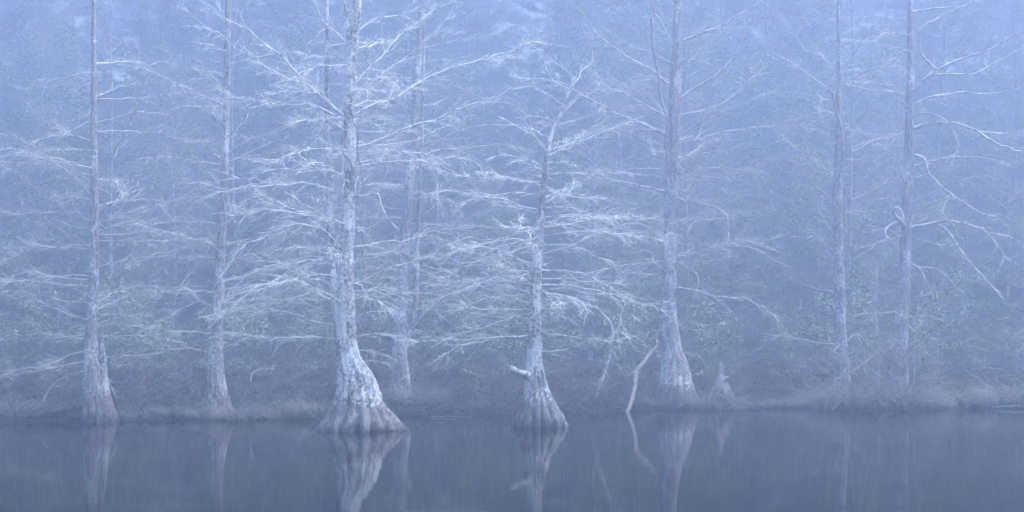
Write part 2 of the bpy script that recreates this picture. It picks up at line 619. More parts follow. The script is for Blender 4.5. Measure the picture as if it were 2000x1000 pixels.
t3.limbs([
    (4.2, [(672, 492), (644, 460), (629, 449), (608, 442), (584, 437), (560, 443), (530, 455), (500, 470), (460, 490)], -0.35),
    (3.2, [(648, 437), (626, 427), (605, 421), (584, 418), (560, 413), (530, 410), (500, 412), (470, 420)], -0.2),
    (3.4, [(684, 345), (653, 337), (635, 332), (614, 332), (599, 335), (578, 334), (560, 331), (530, 333), (500, 345), (470, 352)], -0.3),
    (3.7, [(684, 290), (700, 285), (725, 280), (770, 260), (800, 247), (850, 235), (880, 220), (915, 205), (950, 197), (1000, 175)], -0.25),
    (2.4, [(684, 290), (716, 282), (740, 283), (785, 280), (815, 272), (845, 260), (880, 243)], 0.2),
    (3.2, [(684, 332), (710, 323), (731, 319), (755, 319), (782, 314), (809, 314), (830, 316), (845, 322), (852, 340), (856, 361), (857, 391)], -0.2),
    (2.9, [(682, 380), (704, 382), (728, 379), (743, 363), (748, 352), (750, 347)], -0.4),
    (2.3, [(728, 379), (740, 379), (743, 391), (742, 398), (750, 410), (755, 425), (765, 434)], -0.4),
    (3.6, [(676, 553), (700, 555), (710, 565), (714, 577)], -0.5),
    (3.0, [(678, 556), (700, 552), (725, 540), (765, 522), (800, 512), (840, 500), (870, 480), (905, 470)], -0.4),
    (1.9, [(712, 574), (735, 565), (760, 570), (780, 577)], -0.4),
    (1.8, [(725, 568), (739, 570), (765, 582)], -0.3),
    (2.1, [(680, 661), (710, 654), (728, 651), (746, 653), (760, 656)], -0.4),
    (1.6, [(680, 684), (719, 685), (737, 689), (749, 693)], -0.3),
    (1.6, [(684, 708), (728, 705), (750, 707)], -0.3),
    (2.3, [(672, 662), (620, 659), (590, 657), (560, 659), (530, 659), (500, 658), (470, 652)], -0.25),
    (2.1, [(672, 638), (626, 630), (602, 624), (584, 615), (566, 610), (540, 606)], -0.3),
    (3.1, [(660, 592), (641, 584), (626, 576), (610, 569), (584, 578), (560, 585), (530, 592), (500, 600), (460, 606)], -0.3),
    (2.4, [(620, 574), (610, 569), (620, 560), (626, 548)], -0.3),
    (3.6, [(672, 545), (650, 541), (629, 536), (605, 538), (578, 544), (560, 550), (530, 552), (500, 560), (470, 585), (440, 600)], -0.35),
    (2.9, [(676, 500), (644, 502), (620, 508), (590, 511), (560, 514), (520, 520), (490, 535), (455, 560), (440, 585)], -0.1),
    (2.2, [(676, 522), (698, 508), (710, 499), (740, 495), (761, 493)], -0.4),
    (4.2, [(683, 235), (650, 208), (620, 183), (595, 158), (570, 133), (550, 110), (525, 90), (500, 70), (470, 50), (430, 30)], -0.15),
    (2.7, [(680, 240), (640, 217), (610, 205), (585, 204), (560, 205), (525, 200), (500, 195), (470, 190), (440, 180)], -0.35),
    (3.1, [(641, 232), (632, 200), (622, 183), (610, 172), (590, 162), (565, 155), (545, 142), (520, 130), (500, 115)], 0.25),
    (3.1, [(685, 172), (720, 135), (750, 105), (780, 70), (810, 45), (850, 20), (880, 0), (920, -30)], 0.2),
    (3.1, [(684, 205), (725, 165), (760, 135), (795, 110), (830, 80), (870, 40), (905, 5), (930, -20)], -0.2),
    (3.1, [(684, 230), (725, 205), (765, 195), (800, 170), (850, 145), (900, 127), (950, 115), (1000, 97), (1040, 80)], 0.3),
    (2.6, [(686, 95), (660, 65), (640, 50), (620, 20), (615, 0), (600, -40)], -0.2),
    (2.1, [(692, 65), (730, 40), (770, 30), (820, 15)], 0.2),
], density=1.0, twig=0.8)
m = MB()
vine_mesh(m, [(690, 240), (700, 259), (698, 286), (701, 310), (705, 325), (708, 355), (714, 379)], 39.6, 0.014)
vine_mesh(m, [(672, 255), (668, 280), (672, 300), (684, 315), (690, 335)], 39.75, 0.022)
t3.part("vine", m, M_VINE)
scar_r = np.array([0.55, 0.85, 1.0, 0.95, 1.0, 0.8, 0.5])
rows_ = []
for k_, f_ in enumerate(np.linspace(432, 450, 7)):
    c_ = P(681, f_, 40.0)
    an = -math.pi / 2 + 0.05 + np.linspace(-0.62, 0.55, 9) * scar_r[k_] * (1 + 0.1 * rng.normal(size=9))
    rr_ = 0.1345 + 0.006 * np.sin(np.linspace(0, math.pi, 9)) * math.sin(math.pi * (k_ + 0.5) / 7) + 0.0
    rows_.append(np.stack([c_[0] + rr_ * np.cos(an), c_[1] + rr_ * np.sin(an), np.full(9, c_[2]) + 0.008 * rng.normal(size=9)], -1))
m = MB()
m.grid(np.array(rows_), wrap=False)
tag(t3.part("bark_scar", m, M_SCAR), label="small white patch where the bark has come off")
t3.wild(34, 640, 90, (1.2, 2.8), density=0.9, twig=0.75)
t3.wild(14, 560, 60, (0.9, 2.0), stem=1, density=0.9, twig=0.7)
t3.wild(12, 80, -300, (1.2, 2.4), up=(0.2, 0.7), density=0.6)

# slender cypress with dead leaning top, middle
t5 = Cypress(1057, 41.7, "slender lichened cypress with broken stub on its flared foot and bare leaning top", FRONT)
t5.trunk([(1055, 834, 45), (1055, 818, 43), (1054, 803, 37.5), (1053, 788, 32.5), (1048, 765, 24), (1045, 737, 18.5), (1044, 700, 14.8), (1045, 650, 13), (1046, 600, 11.5),
          (1048, 550, 10), (1050, 500, 9.2), (1054, 450, 8.6), (1058, 400, 7.4), (1063, 350, 6.2), (1068, 300, 5), (1078, 262, 4), (1097, 220, 3.1),
          (1110, 185, 2.3), (1118, 165, 2), (1130, 140, 1.5), (1146, 115, 0.7)], ribs=13, rib_amp=0.45, cols=72, seed=3.3)
m = MB()
stub = np.array([[*P(a_, b_, 41.7 + d_), h_ / FPX * 41.7] for a_, b_, h_, d_ in [(1042, 745, 9, 0.0), (1028, 732, 7.5, -0.2), (1014, 728, 6.2, -0.35), (1004, 723, 6.4, -0.4), (998.5, 718, 6.0, -0.42), (997, 716.5, 4.4, -0.43), (997.5, 717, 0.5, -0.43)]])
stub = catmull(stub, 26)
m.tubes(stub[:, :3], np.maximum(stub[:, 3], 0.004) * (1 + 0.06 * rng.normal(size=26)), 14)
t5.part("broken_stub", m, M_BARK)
t5.limbs([
    (1.3, [(1069, 296), (1045, 265), (1028, 240), (1030, 205), (1038, 175)], -0.3),
    (1.5, [(1069, 296), (1085, 290), (1120, 280), (1155, 253), (1170, 240)], -0.3),
    (1.7, [(1062, 362), (1095, 380), (1130, 385), (1170, 387)], -0.4),
    (2.1, [(1056, 425), (1125, 420), (1165, 425), (1225, 430), (1265, 427)], -0.25),
    (2.1, [(1054, 446), (1110, 440), (1150, 450), (1190, 455), (1240, 462), (1280, 467)], -0.35),
    (1.9, [(1052, 480), (1100, 477), (1140, 487), (1165, 500), (1200, 515)], -0.4),
    (2.1, [(1054, 462), (1025, 470), (1000, 467), (970, 470), (930, 480), (890, 490)], -0.3),
    (2.1, [(1052, 478), (1020, 485), (1000, 492), (960, 500), (910, 520), (870, 540)], 0.2),
    (3.1, [(1048, 528), (1100, 530), (1140, 535), (1170, 550), (1200, 565), (1230, 585), (1260, 597), (1287, 603)], -0.3),
    (2.7, [(1047, 570), (1100, 577), (1135, 590), (1165, 600), (1185, 620), (1210, 650)], -0.45),
    (2.2, [(1047, 556), (1110, 557), (1150, 565), (1200, 575), (1220, 590), (1215, 615), (1205, 645), (1195, 670), (1192, 700), (1185, 725)], -0.2),
    (1.7, [(1047, 556), (1077, 585), (1075, 600), (1095, 620), (1112, 624)], -0.5),
    (3.0, [(1045, 652), (1080, 653), (1105, 656), (1145, 663), (1200, 666)], -0.35),
    (2.2, [(1045, 688), (1085, 685), (1110, 681), (1130, 674), (1142, 668)], -0.35),
    (1.8, [(1045, 653), (1075, 645), (1090, 640)], -0.5),
    (3.0, [(1045, 656), (1000, 657), (965, 661), (935, 668), (900, 672), (870, 690)], -0.3),
    (2.1, [(985, 658), (950, 661), (900, 664), (850, 665), (810, 662)], -0.2),
    (2.1, [(1046, 613), (1015, 616), (1000, 620), (975, 628), (950, 640), (920, 645), (890, 650)], -0.25),
    (2.1, [(1047, 573), (1000, 577), (970, 580), (940, 585), (910, 600)], 0.25),
    (2.3, [(1049, 525), (1015, 540), (1000, 545), (960, 545), (920, 560), (880, 575)], -0.3),
], density=1.0, twig=0.7)
t5.wild(44, 630, 290, (0.9, 2.1), density=0.95, twig=0.65, r=(0.009, 0.015))
t5.wild(12, 290, 150, (0.5, 1.3), density=0.9, twig=0.6, r=(0.007, 0.011), up=(0.2, 0.8))

# left pair
t1 = Cypress(188, 44.7, "pale cypress with a short dead second stem on one foot, leftmost on the shore", REAR)
t1.trunk([(190, 823, 30), (188, 795, 26), (185, 765, 22), (181, 720, 17), (179, 680, 14), (179, 640, 12), (181, 600, 11), (183, 550, 10), (184, 500, 9.5), (184, 450, 9),
          (184, 400, 8), (184, 350, 7.5), (184, 300, 7), (183, 250, 6.5), (183, 200, 5.7), (183, 120, 5), (183, 50, 4), (183, 0, 3.5), (182, -140, 1.2)], ribs=9, rib_amp=0.28, cols=48, seed=4.1)
t1.trunk([(210, 823, 22), (206, 795, 16), (204, 770, 11.5), (202, 740, 8.2), (201, 710, 7), (200, 685, 5.5), (199, 665, 2.6), (199, 642, 0.8)], name="second_stem", ribs=5, rib_amp=0.2, cols=24, seed=5.1)
t1.limbs([
    (2.0, [(182, 605), (209, 594), (236, 582), (266, 573), (305, 570), (350, 569)]), (1.8, [(180, 610), (215, 594), (248, 582), (272, 578)]),
    (1.5, [(180, 634), (230, 621), (260, 617), (320, 612)]), (1.6, [(180, 642), (224, 632), (248, 635), (272, 638)]), (2.0, [(180, 656), (224, 657), (260, 656), (320, 659)]),
    (1.6, [(178, 690), (191, 710), (206, 731), (216, 752)], -0.6), (1.6, [(179, 686), (140, 690), (119, 701), (80, 715), (40, 722)]),
    (2.0, [(180, 703), (140, 710), (119, 714), (95, 719), (80, 723), (40, 730)]), (2.0, [(180, 627), (140, 617), (113, 605), (80, 593), (40, 585), (0, 575)]),
    (1.8, [(181, 591), (130, 588), (80, 575), (30, 570), (-10, 572)]), (2.0, [(179, 653), (140, 658), (110, 655), (70, 652), (30, 660), (0, 662)]),
    (1.7, [(183, 560), (110, 555), (50, 548), (0, 548)]), (2.0, [(184, 390), (150, 350), (115, 325), (75, 295), (50, 275)]),
    (1.9, [(184, 425), (220, 380), (245, 340), (260, 310)]), (2.0, [(184, 442), (225, 425), (275, 408), (330, 395)]), (1.7, [(184, 455), (250, 436), (300, 428), (360, 415)]),
    (1.9, [(184, 470), (275, 472), (350, 470), (390, 467)]), (1.7, [(183, 238), (165, 240), (125, 262), (80, 270)]),
], density=0.9, twig=0.75)
t1.wild(30, 670, 120, (1.2, 2.9), density=0.85, twig=0.75)

t2 = Cypress(425, 46.0, "straight slim cypress with sedge round its foot, between the leftmost and the double-stemmed tree", REAR)
t2.trunk([(425, 819, 33), (424, 792, 26), (423, 762, 20), (422, 720, 15.5), (422, 680, 13.5), (424, 640, 12.3), (426, 600, 11.2), (428, 550, 10), (430, 500, 9.2), (433, 450, 8.7),
          (435, 400, 8.1), (438, 350, 7.6), (440, 300, 7.1), (441, 250, 6.7), (442, 200, 6.5), (444, 150, 6.2), (444, 100, 6), (445, 50, 5.6), (446, 0, 5.2), (448, -150, 3), (449, -260, 0.8)], ribs=9, rib_amp=0.24, cols=48, seed=6.2)
t2.limbs([
    (2.0, [(426, 605), (402, 593), (390, 588), (375, 594), (360, 602), (330, 615), (300, 630)]), (2.0, [(422, 697), (393, 685), (378, 681), (360, 681), (330, 684), (300, 690), (260, 695), (215, 698)]),
    (1.6, [(427, 575), (399, 568), (360, 569), (330, 570)]), (2.5, [(425, 620), (450, 606), (480, 599), (516, 593), (552, 585), (588, 578)]),
    (2.0, [(427, 597), (450, 582), (465, 569), (474, 560), (490, 550), (510, 540)]), (1.6, [(424, 654), (459, 650), (480, 653), (495, 656)]), (2.0, [(423, 685), (456, 672), (480, 665), (500, 660)]),
    (2.0, [(444, 82), (415, 65), (390, 45), (370, 25)]), (2.0, [(443, 175), (425, 160), (400, 130), (385, 100)]), (2.0, [(440, 303), (475, 280), (500, 270), (540, 255)]),
    (1.6, [(440, 317), (500, 302), (560, 290)]), (1.6, [(436, 376), (415, 345), (380, 310)]), (2.0, [(436, 382), (470, 365), (520, 355)]), (1.6, [(434, 428), (470, 415), (510, 405)]), (1.6, [(432, 482), (470, 470), (520, 462)]),
], density=0.85, twig=0.75)
t2.wild(24, 660, 60, (1.0, 2.4), density=0.8, twig=0.7)

# behind the big one
t4 = Cypress(785, 52.3, "faint leaning cypress with thin side stem, standing just behind the double-stemmed one", REAR)
t4.trunk([(785, 801, 27), (785, 772, 21), (783, 740, 17.5), (781, 700, 15.3), (780, 660, 14.5), (783, 620, 12.4), (786, 580, 11.2), (787, 540, 10.8), (789, 500, 10.3), (792, 450, 10), (797, 400, 9.5),
          (801, 350, 9), (805, 300, 8.5), (809, 250, 8), (812, 200, 7.5), (815, 150, 7), (818, 100, 6.5), (821, 50, 6), (824, 0, 5.5), (830, -120, 3.5), (834, -240, 0.9)], ribs=9, rib_amp=0.26, cols=44, seed=7.7)
t4.trunk([(790, 680, 7), (798, 655, 6.2), (806, 630, 6), (812, 590, 5.4), (813, 540, 5), (815, 480, 4.6), (818, 420, 4.1), (820, 350, 3.6), (824, 280, 3.1), (826, 200, 2.6), (828, 100, 2), (830, -20, 1)], name="second_stem", cols=14, seed=8, foot=False)
t4.limbs([
    (2.5, [(805, 312), (850, 295), (900, 290), (950, 285), (1000, 287)]), (2.2, [(806, 305), (860, 275), (900, 255), (950, 245), (1000, 244), (1050, 240)]), (1.9, [(799, 395), (860, 377), (900, 360), (950, 350), (1000, 337)]),
    (1.7, [(795, 437), (875, 440), (940, 442), (1000, 447)]), (1.8, [(806, 640), (840, 600), (870, 560), (890, 500)]),
], density=0.7, twig=0.8)
t4.wild(28, 620, 60, (1.2, 2.8), density=0.7, twig=0.8)

# right half
t6 = Cypress(1320, 53.5, "tall cypress with pinkish fluted foot and sweeping upper limbs, beside the leaning dead limb", REAR)
t6.trunk([(1320, 798, 40), (1321, 775, 38), (1320, 745, 32), (1317, 712, 25), (1312, 680, 20), (1308, 645, 17), (1305, 600, 16), (1307, 550, 15), (1308, 500, 14), (1310, 450, 13), (1311, 400, 12.5), (1312, 350, 12.2), (1313, 300, 12), (1316, 250, 12),
          (1318, 200, 11.5), (1320, 150, 11), (1322, 100, 10), (1323, 50, 9), (1325, 0, 8), (1327, -150, 5), (1328, -340, 1.0)], ribs=11, rib_amp=0.34, cols=60, seed=9.4)
t6.girth = 0.95
t6.limbs([
    (3.2, [(1314, 268), (1250, 240), (1210, 225), (1175, 205), (1135, 185), (1100, 167), (1075, 150), (1062, 115), (1065, 85)], -0.2), (2.5, [(1316, 235), (1290, 222), (1250, 200), (1225, 185), (1190, 172), (1170, 155), (1160, 120)], 0.2),
    (2.6, [(1318, 170), (1300, 160), (1275, 137), (1240, 120), (1210, 100), (1175, 75), (1150, 45), (1130, 10)], -0.3), (3.1, [(1318, 200), (1330, 192), (1360, 170), (1395, 150), (1425, 120), (1445, 90), (1460, 65)], -0.2),
    (3.0, [(1322, 84), (1370, 65), (1410, 50), (1440, 30), (1480, 5), (1510, -20)], -0.2), (2.5, [(1322, 98), (1305, 70), (1280, 25), (1270, 0), (1262, -40)], -0.4), (2.3, [(1317, 227), (1375, 215), (1415, 200), (1440, 180), (1470, 150)], 0.3),
    (2.1, [(1315, 272), (1360, 245), (1390, 220), (1410, 195)], -0.4), (2.1, [(1314, 283), (1375, 270), (1425, 255), (1500, 247), (1540, 240)], -0.2), (2.2, [(1312, 343), (1350, 332), (1390, 327), (1420, 330)], -0.4),
    (2.3, [(1311, 385), (1350, 395), (1390, 402), (1415, 417), (1425, 435), (1422, 452)], -0.3), (2.3, [(1311, 376), (1260, 365), (1225, 357), (1185, 347), (1167, 330), (1165, 300)], -0.3), (1.8, [(1312, 332), (1250, 330), (1200, 335), (1150, 345)], 0.2),
    (2.1, [(1313, 312), (1360, 302), (1400, 295), (1430, 290)], -0.3), (2.3, [(1306, 561), (1350, 565), (1380, 575), (1415, 581), (1450, 582), (1475, 592), (1505, 610)], -0.25), (1.9, [(1308, 505), (1350, 525), (1365, 545), (1360, 565)], -0.4),
    (2.1, [(1307, 509), (1250, 515), (1200, 520), (1170, 530)], -0.3), (1.6, [(1313, 682), (1340, 689), (1360, 692), (1370, 700)], -0.6), (2.0, [(1308, 497), (1380, 490), (1420, 472), (1450, 470), (1490, 480)], -0.3),
    (1.5, [(1307, 645), (1284, 646), (1270, 647)], -0.4),
], density=0.85, twig=0.85)
t6.wild(36, 560, 60, (1.2, 3.0), density=0.8, twig=0.85)
m = MB()
vine_mesh(m, [(1272, 35), (1277, 100), (1287, 150), (1290, 190), (1297, 212), (1305, 240), (1299, 280), (1306, 315), (1300, 338), (1306, 360)], 52.9, 0.03)
t6.part("vine", m, M_VINE)

t7 = Cypress(1643, 55.0, "pale narrow cypress wound by a dark vine, left one of the pair at right", REAR)
t7.trunk([(1642, 800, 20), (1644, 762, 16.5), (1645, 720, 13.3), (1643, 680, 12.2), (1642, 640, 11.3), (1641, 600, 10.6), (1640, 550, 10), (1638, 500, 9.5), (1637, 450, 9), (1637, 400, 8.5), (1637, 350, 8), (1638, 300, 7.5), (1638, 250, 7),
          (1637, 200, 6.1), (1640, 150, 5), (1638, 80, 4), (1637, 0, 3), (1635, -120, 0.9)], ribs=7, rib_amp=0.22, cols=40, seed=10.1)
t7.limbs([
    (2.5, [(1638, 188), (1600, 162), (1585, 150), (1550, 125), (1520, 107), (1500, 90), (1480, 65)]), (1.6, [(1639, 153), (1605, 110), (1575, 100), (1550, 65), (1525, 35)]), (1.9, [(1640, 133), (1670, 110), (1700, 95)]), (1.6, [(1640, 163), (1700, 175), (1745, 180)]),
    (1.6, [(1638, 525), (1600, 465), (1565, 425)]), (1.6, [(1637, 470), (1607, 425), (1595, 390), (1587, 355)]), (1.6, [(1637, 350), (1605, 325), (1580, 300), (1545, 280)]), (1.6, [(1638, 267), (1600, 255), (1565, 250)]),
    (1.6, [(1638, 272), (1690, 262), (1725, 260)]), (1.4, [(1638, 310), (1700, 315), (1740, 325)]), (1.6, [(1640, 672), (1590, 668), (1540, 658), (1500, 650)]), (1.6, [(1645, 650), (1665, 635), (1690, 625)]),
], density=0.7, twig=0.7)
t7.wild(16, 480, 40, (0.9, 2.0), density=0.6, twig=0.6)
m = MB()
vine_mesh(m, [(1625, 180), (1633, 215), (1643, 250), (1646, 300), (1642, 330), (1631, 352), (1629, 400), (1632, 440)], 54.75, 0.035)
vine_mesh(m, [(1637, 505), (1632, 530), (1634, 560), (1640, 585), (1646, 610)], 54.8, 0.02)
t7.part("vine", m, M_VINE)

t8 = Cypress(1752, 54.0, "cypress with looping hooked limbs arching to the right, rightmost of the pair", REAR)
t8.trunk([(1748, 803, 26), (1754, 762, 19), (1757, 720, 16.5), (1758, 680, 15.2), (1760, 640, 14.2), (1763, 600, 13), (1766, 550, 12), (1768, 500, 11.2), (1770, 450, 10.6), (1772, 400, 10), (1774, 350, 9.5), (1775, 300, 9), (1776, 250, 8.6), (1777, 200, 8.1),
          (1778, 150, 7.5), (1778, 100, 6.6), (1778, 50, 5.6), (1778, 0, 5), (1778, -120, 3), (1778, -260, 0.8)], ribs=9, rib_amp=0.24, cols=44, seed=11.8)
t8.girth = 1.15
t8.limbs([
    (3.3, [(1777, 195), (1800, 160), (1828, 138), (1820, 128), (1802, 110), (1795, 85), (1800, 55), (1825, 40), (1860, 20), (1900, 5)], -0.2), (2.5, [(1812, 150), (1828, 138), (1870, 118), (1925, 100), (1960, 80), (2000, 55), (2040, 35)], -0.2),
    (2.1, [(1805, 156), (1820, 147), (1850, 145), (1900, 145), (1935, 128), (2000, 90)], 0.2), (2.6, [(1777, 212), (1810, 192), (1850, 185), (1880, 180), (1920, 183), (1960, 180), (2000, 170)], -0.2),
    (3.1, [(1776, 253), (1810, 243), (1850, 240), (1880, 245), (1910, 257), (1940, 275), (1970, 290), (2000, 298), (2040, 305)], -0.2), (1.9, [(1905, 255), (1915, 258), (1950, 260), (2000, 259), (2040, 258)], -0.2),
    (1.7, [(1776, 228), (1810, 220), (1840, 230), (1860, 255), (1870, 280), (1865, 305)], -0.3), (2.1, [(1775, 266), (1790, 265), (1805, 265)], -0.6),
    (3.1, [(1775, 300), (1805, 310), (1815, 340), (1835, 360), (1855, 377), (1880, 395), (1910, 412), (1935, 420)], -0.3), (2.1, [(1775, 327), (1820, 315), (1860, 307), (1910, 307), (1955, 315)], 0.2), (2.0, [(1774, 352), (1810, 342), (1822, 346)], -0.3),
    (1.6, [(1850, 373), (1855, 377), (1845, 400), (1840, 430)], -0.3), (3.1, [(1770, 447), (1800, 440), (1825, 435), (1860, 432), (1900, 442), (1930, 455), (1945, 475), (1960, 500)], -0.2),
    (2.1, [(1822, 435), (1850, 450), (1870, 480), (1885, 500), (1900, 520), (1920, 540), (1942, 563)], -0.4), (1.5, [(1930, 455), (1970, 462), (1995, 480)], -0.2),
    (1.9, [(1770, 464), (1750, 460), (1735, 447), (1715, 450)], -0.4), (1.9, [(1770, 462), (1750, 465), (1715, 475), (1690, 482)], -0.2),
    (2.1, [(1777, 215), (1760, 197), (1750, 185), (1748, 170), (1725, 165), (1700, 160)], -0.2), (2.8, [(1773, 362), (1763, 348), (1760, 335), (1760, 320)], -0.5), (2.1, [(1767, 513), (1795, 522), (1805, 540), (1825, 567)], -0.4),
    (1.7, [(1790, 522), (1830, 525), (1850, 540), (1870, 565)], -0.4), (2.1, [(1761, 617), (1785, 620), (1810, 617), (1827, 622)], -0.5), (1.6, [(1760, 628), (1785, 645), (1790, 660)], -0.6), (1.6, [(1758, 668), (1790, 670), (1805, 685)], -0.6),
    (1.9, [(1758, 665), (1730, 685), (1715, 700)], -0.5), (1.4, [(1760, 608), (1715, 612), (1690, 612)], -0.4), (2.1, [(1778, 24), (1820, 17), (1870, 15), (1900, 5)], -0.2),
], density=0.65, twig=0.65)
t8.limbs([(4.4, [(1771, 450), (1762, 432), (1750, 423), (1744, 413), (1748, 405), (1756, 405), (1762, 413), (1764, 421)], -0.5),
          (3.6, [(1766, 440), (1756, 434), (1742, 438), (1732, 446), (1728, 456), (1736, 466)], -0.6)], density=0.15, twig=0.3, wig=0.006)
t8.wild(16, 480, 20, (1.0, 2.4), density=0.6, twig=0.7)

#--SMALL--
# leaning dead limb standing in the water
def leaning(name, label, cat, rows, mat, group=None, twigs=None, cols=14, knots=0.08):
    base = np.array(P(rows[0][0], rows[0][1], rows[0][3]))
    s = np.array(rows, float)
    ctr = np.array([P(a, b, d) for a, b, h, d in rows])
    rad = 0.85 * s[:, 2] / FPX * s[:, 3]
    c = catmull(np.concatenate([ctr, rad[:, None]], 1), 70)
    m = MB()
    m.tubes(c[:, :3] + rng.normal(size=(70, 3)) * 0.006, np.maximum(c[:, 3], 0.004) * (1 + knots * rng.normal(size=70)), cols)
    root = bpy.data.objects.new(name, None)
    root.location = base
    C.objects.link(root)
    tag(root, label, cat, group)
    obj("stem", m.mesh("stem", mat, base), root)
    for r, d, pts in (twigs or []):
        m = MB()
        limb(m, m, np.array([P(a, b, d) for a, b in pts]), r / FPX * d, 0.007, density=0.5, twig=0.35, levels=1)
        obj("twig", m.mesh("twig", mat, base), root)
    return root

leaning("dead_limb", "smooth crooked dead limb rising from the water and leaning on the tall cypress", "dead limb",
        [(1222, 820, 4.2, 50.3), (1225, 806, 4.4, 50.4), (1234, 782, 5.0, 50.8), (1240, 756, 4.6, 51.2), (1242, 729, 6.4, 51.6), (1246, 722, 4.9, 51.65), (1256, 709, 5.2, 51.9), (1270, 691, 5.2, 52.2), (1281, 679, 5.4, 52.4), (1283, 667, 4.6, 52.5), (1277, 661, 2.6, 52.55), (1274, 662, 1.0, 52.5)],
        M_DEAD, twigs=[(1.3, 52.4, [(1282, 670), (1270, 669), (1256, 667)]), (1.2, 52.4, [(1282, 660), (1276, 650), (1270, 646)])])

# stump with a broken spike, wrapped in sedge
m = MB()
so = np.array([*P(1408, 798, 53.0)[:2], 0.0])
trunk_mesh(m, [(1408, 799, 31), (1408, 775, 24), (1409, 755, 16), (1408, 742, 11), (1406, 730, 6.5), (1406, 718, 5), (1405, 710, 4), (1406, 707, 1.5)], 53.0, ribs=7, rib_amp=0.25, cols=36, seed=3.0, knots=0.1)
st_root = bpy.data.objects.new("tree_stump", None)
st_root.location = so
C.objects.link(st_root)
tag(st_root, "broken pointed stump with sedge hanging over it, right of the tall cypress", "stump")
obj("trunk", m.mesh("trunk", M_BRUSH, so), st_root)
m = MB()
stub = catmull(np.array([[*P(a_, b_, 52.9), h_ / FPX * 53] for a_, b_, h_ in [(1409, 750, 6), (1416, 742, 4.4), (1421, 738, 3.6), (1423.5, 736.5, 2.6), (1424, 736, 0.4)]]), 16)
m.tubes(stub[:, :3], np.maximum(stub[:, 3], 0.004), 10)
obj("broken_stub", m.mesh("broken_stub", M_BRUSH, so), st_root)


# ------------------------------------------------------------------ sedge tussocks
def tussock_proto(n, h, spread, mat, arch=1.0):
    m = MB()
    for sides_pts in (7,):
        az = rng.uniform(0, 2 * math.pi, n)
        L = h * rng.uniform(0.55, 1.15, n)
        lean = rng.uniform(0.05, 0.55, n)
        st = np.stack([np.cos(az) * spread * rng.uniform(0, 1, n) ** 0.7, np.sin(az) * spread * rng.uniform(0, 1, n) ** 0.7, np.full(n, -0.03)], -1)
        pts = np.empty((n, 7, 3))
        pts[:, 0] = st
        az2 = az + rng.normal(0, 0.5, n)
        el = math.pi / 2 - lean
        for k in range(1, 7):
            el = el - arch * rng.uniform(0.08, 0.5, n)
            d = np.stack([np.cos(az2) * np.cos(el), np.sin(az2) * np.cos(el), np.sin(el)], -1)
            pts[:, k] = pts[:, k - 1] + d * (L / 6)[:, None]
        rad = np.linspace(1, 0.25, 7)[None] * rng.uniform(0.004, 0.0085, n)[:, None]
        m.tubes(pts, rad, 3)
    return m.mesh("sedge_blades", mat)


TUS = [tussock_proto(260, 0.75, 0.22, M_SEDGE, 1.0), tussock_proto(320, 0.95, 0.3, M_SEDGE, 0.9), tussock_proto(200, 0.55, 0.25, M_SEDGE, 0.7), tussock_proto(380, 0.8, 0.4, M_GREENSEDGE, 1.0), tussock_proto(240, 0.8, 0.42, M_STRAW, 0.85)]
tus_rows = [
    # px, depth, kind, size, label
    (462, 45.4, 4, 0.9, "drooping straw sedge tussock right of the slim cypress's foot"), (398, 45.6, 0, 0.8, "straw sedge tussock left of the slim cypress's foot"),
    (442, 45.2, 0, 0.7, "small sedge tuft hanging in front of the slim cypress's foot"),
    (548, 45.9, 2, 1.1, "sedge tuft on the bank, nearer the slim cypress than the double-stemmed one"), (585, 46.0, 0, 0.9, "middle sedge tuft on the bank left of the double-stemmed cypress"), (622, 46.1, 2, 1.2, "sedge tuft touching the left side of the double-stemmed cypress's foot"),
    (822, 51.0, 4, 1.0, "drooping sedge tussock right of the faint leaning cypress"), (756, 51.4, 0, 1.0, "sedge tussock between the double-stemmed cypress and the faint one behind it"), (795, 51.2, 2, 0.9, "low sedge tuft in front of the faint leaning cypress"),
    (1383, 52.7, 1, 1.15, "big sedge tussock between the tall cypress and the stump"), (1408, 52.4, 0, 0.9, "sedge hanging over the front of the stump"), (1432, 53.0, 0, 0.9, "sedge tuft right of the stump"),
    (1284, 53.0, 2, 0.9, "small sedge tuft left of the tall cypress's fluted foot"),
    (1500, 53.6, 4, 0.45, "short straw tuft on the open bank, nearest the stump"), (1528, 53.7, 4, 0.5, "short straw tuft in the middle of the open bank"), (1556, 53.5, 4, 0.48, "short straw tuft at the right end of the open bank"),
    (1600, 53.0, 1, 1.0, "tall sedge tussock left of the vine-wound cypress"), (1632, 52.6, 1, 1.1, "tall sedge tussock in front of the vine-wound cypress"), (1668, 52.4, 1, 1.2, "tall sedge tussock right of the vine-wound cypress"),
    (1700, 52.2, 0, 1.3, "sedge tussock half way between the pair of cypresses at right"), (1735, 52.3, 1, 1.1, "sedge tussock at the left foot of the hook-limbed cypress"), (1775, 52.5, 1, 1.2, "sedge tussock at the right foot of the hook-limbed cypress"), (1808, 52.8, 0, 1.1, "sedge tuft right of the hook-limbed cypress beside the green tussock"),
    (1858, 53.9, 3, 1.15, "green arching tussock on the bank right of the hook-limbed cypress"), (1900, 54.3, 3, 0.8, "low green tuft right of the big green tussock"),
    (1935, 53.6, 4, 0.95, "straw sedge tuft left of the big straw clump at the right edge"), (1968, 53.4, 4, 1.3, "big straw sedge clump near the right edge"), (1998, 53.2, 4, 1.1, "straw sedge clump cut by the right edge"),
    (22, 44.6, 0, 0.9, "sedge tuft at the far left on the bank"), (52, 44.8, 2, 1.1, "short sedge tuft at left, second from the edge"), (90, 45.3, 2, 0.9, "sparse tuft left of the leftmost cypress"), (268, 45.2, 2, 0.8, "sparse low tuft right of the leftmost cypress"), (330, 45.4, 2, 0.8, "sparse low tuft half way to the slim cypress"),
]
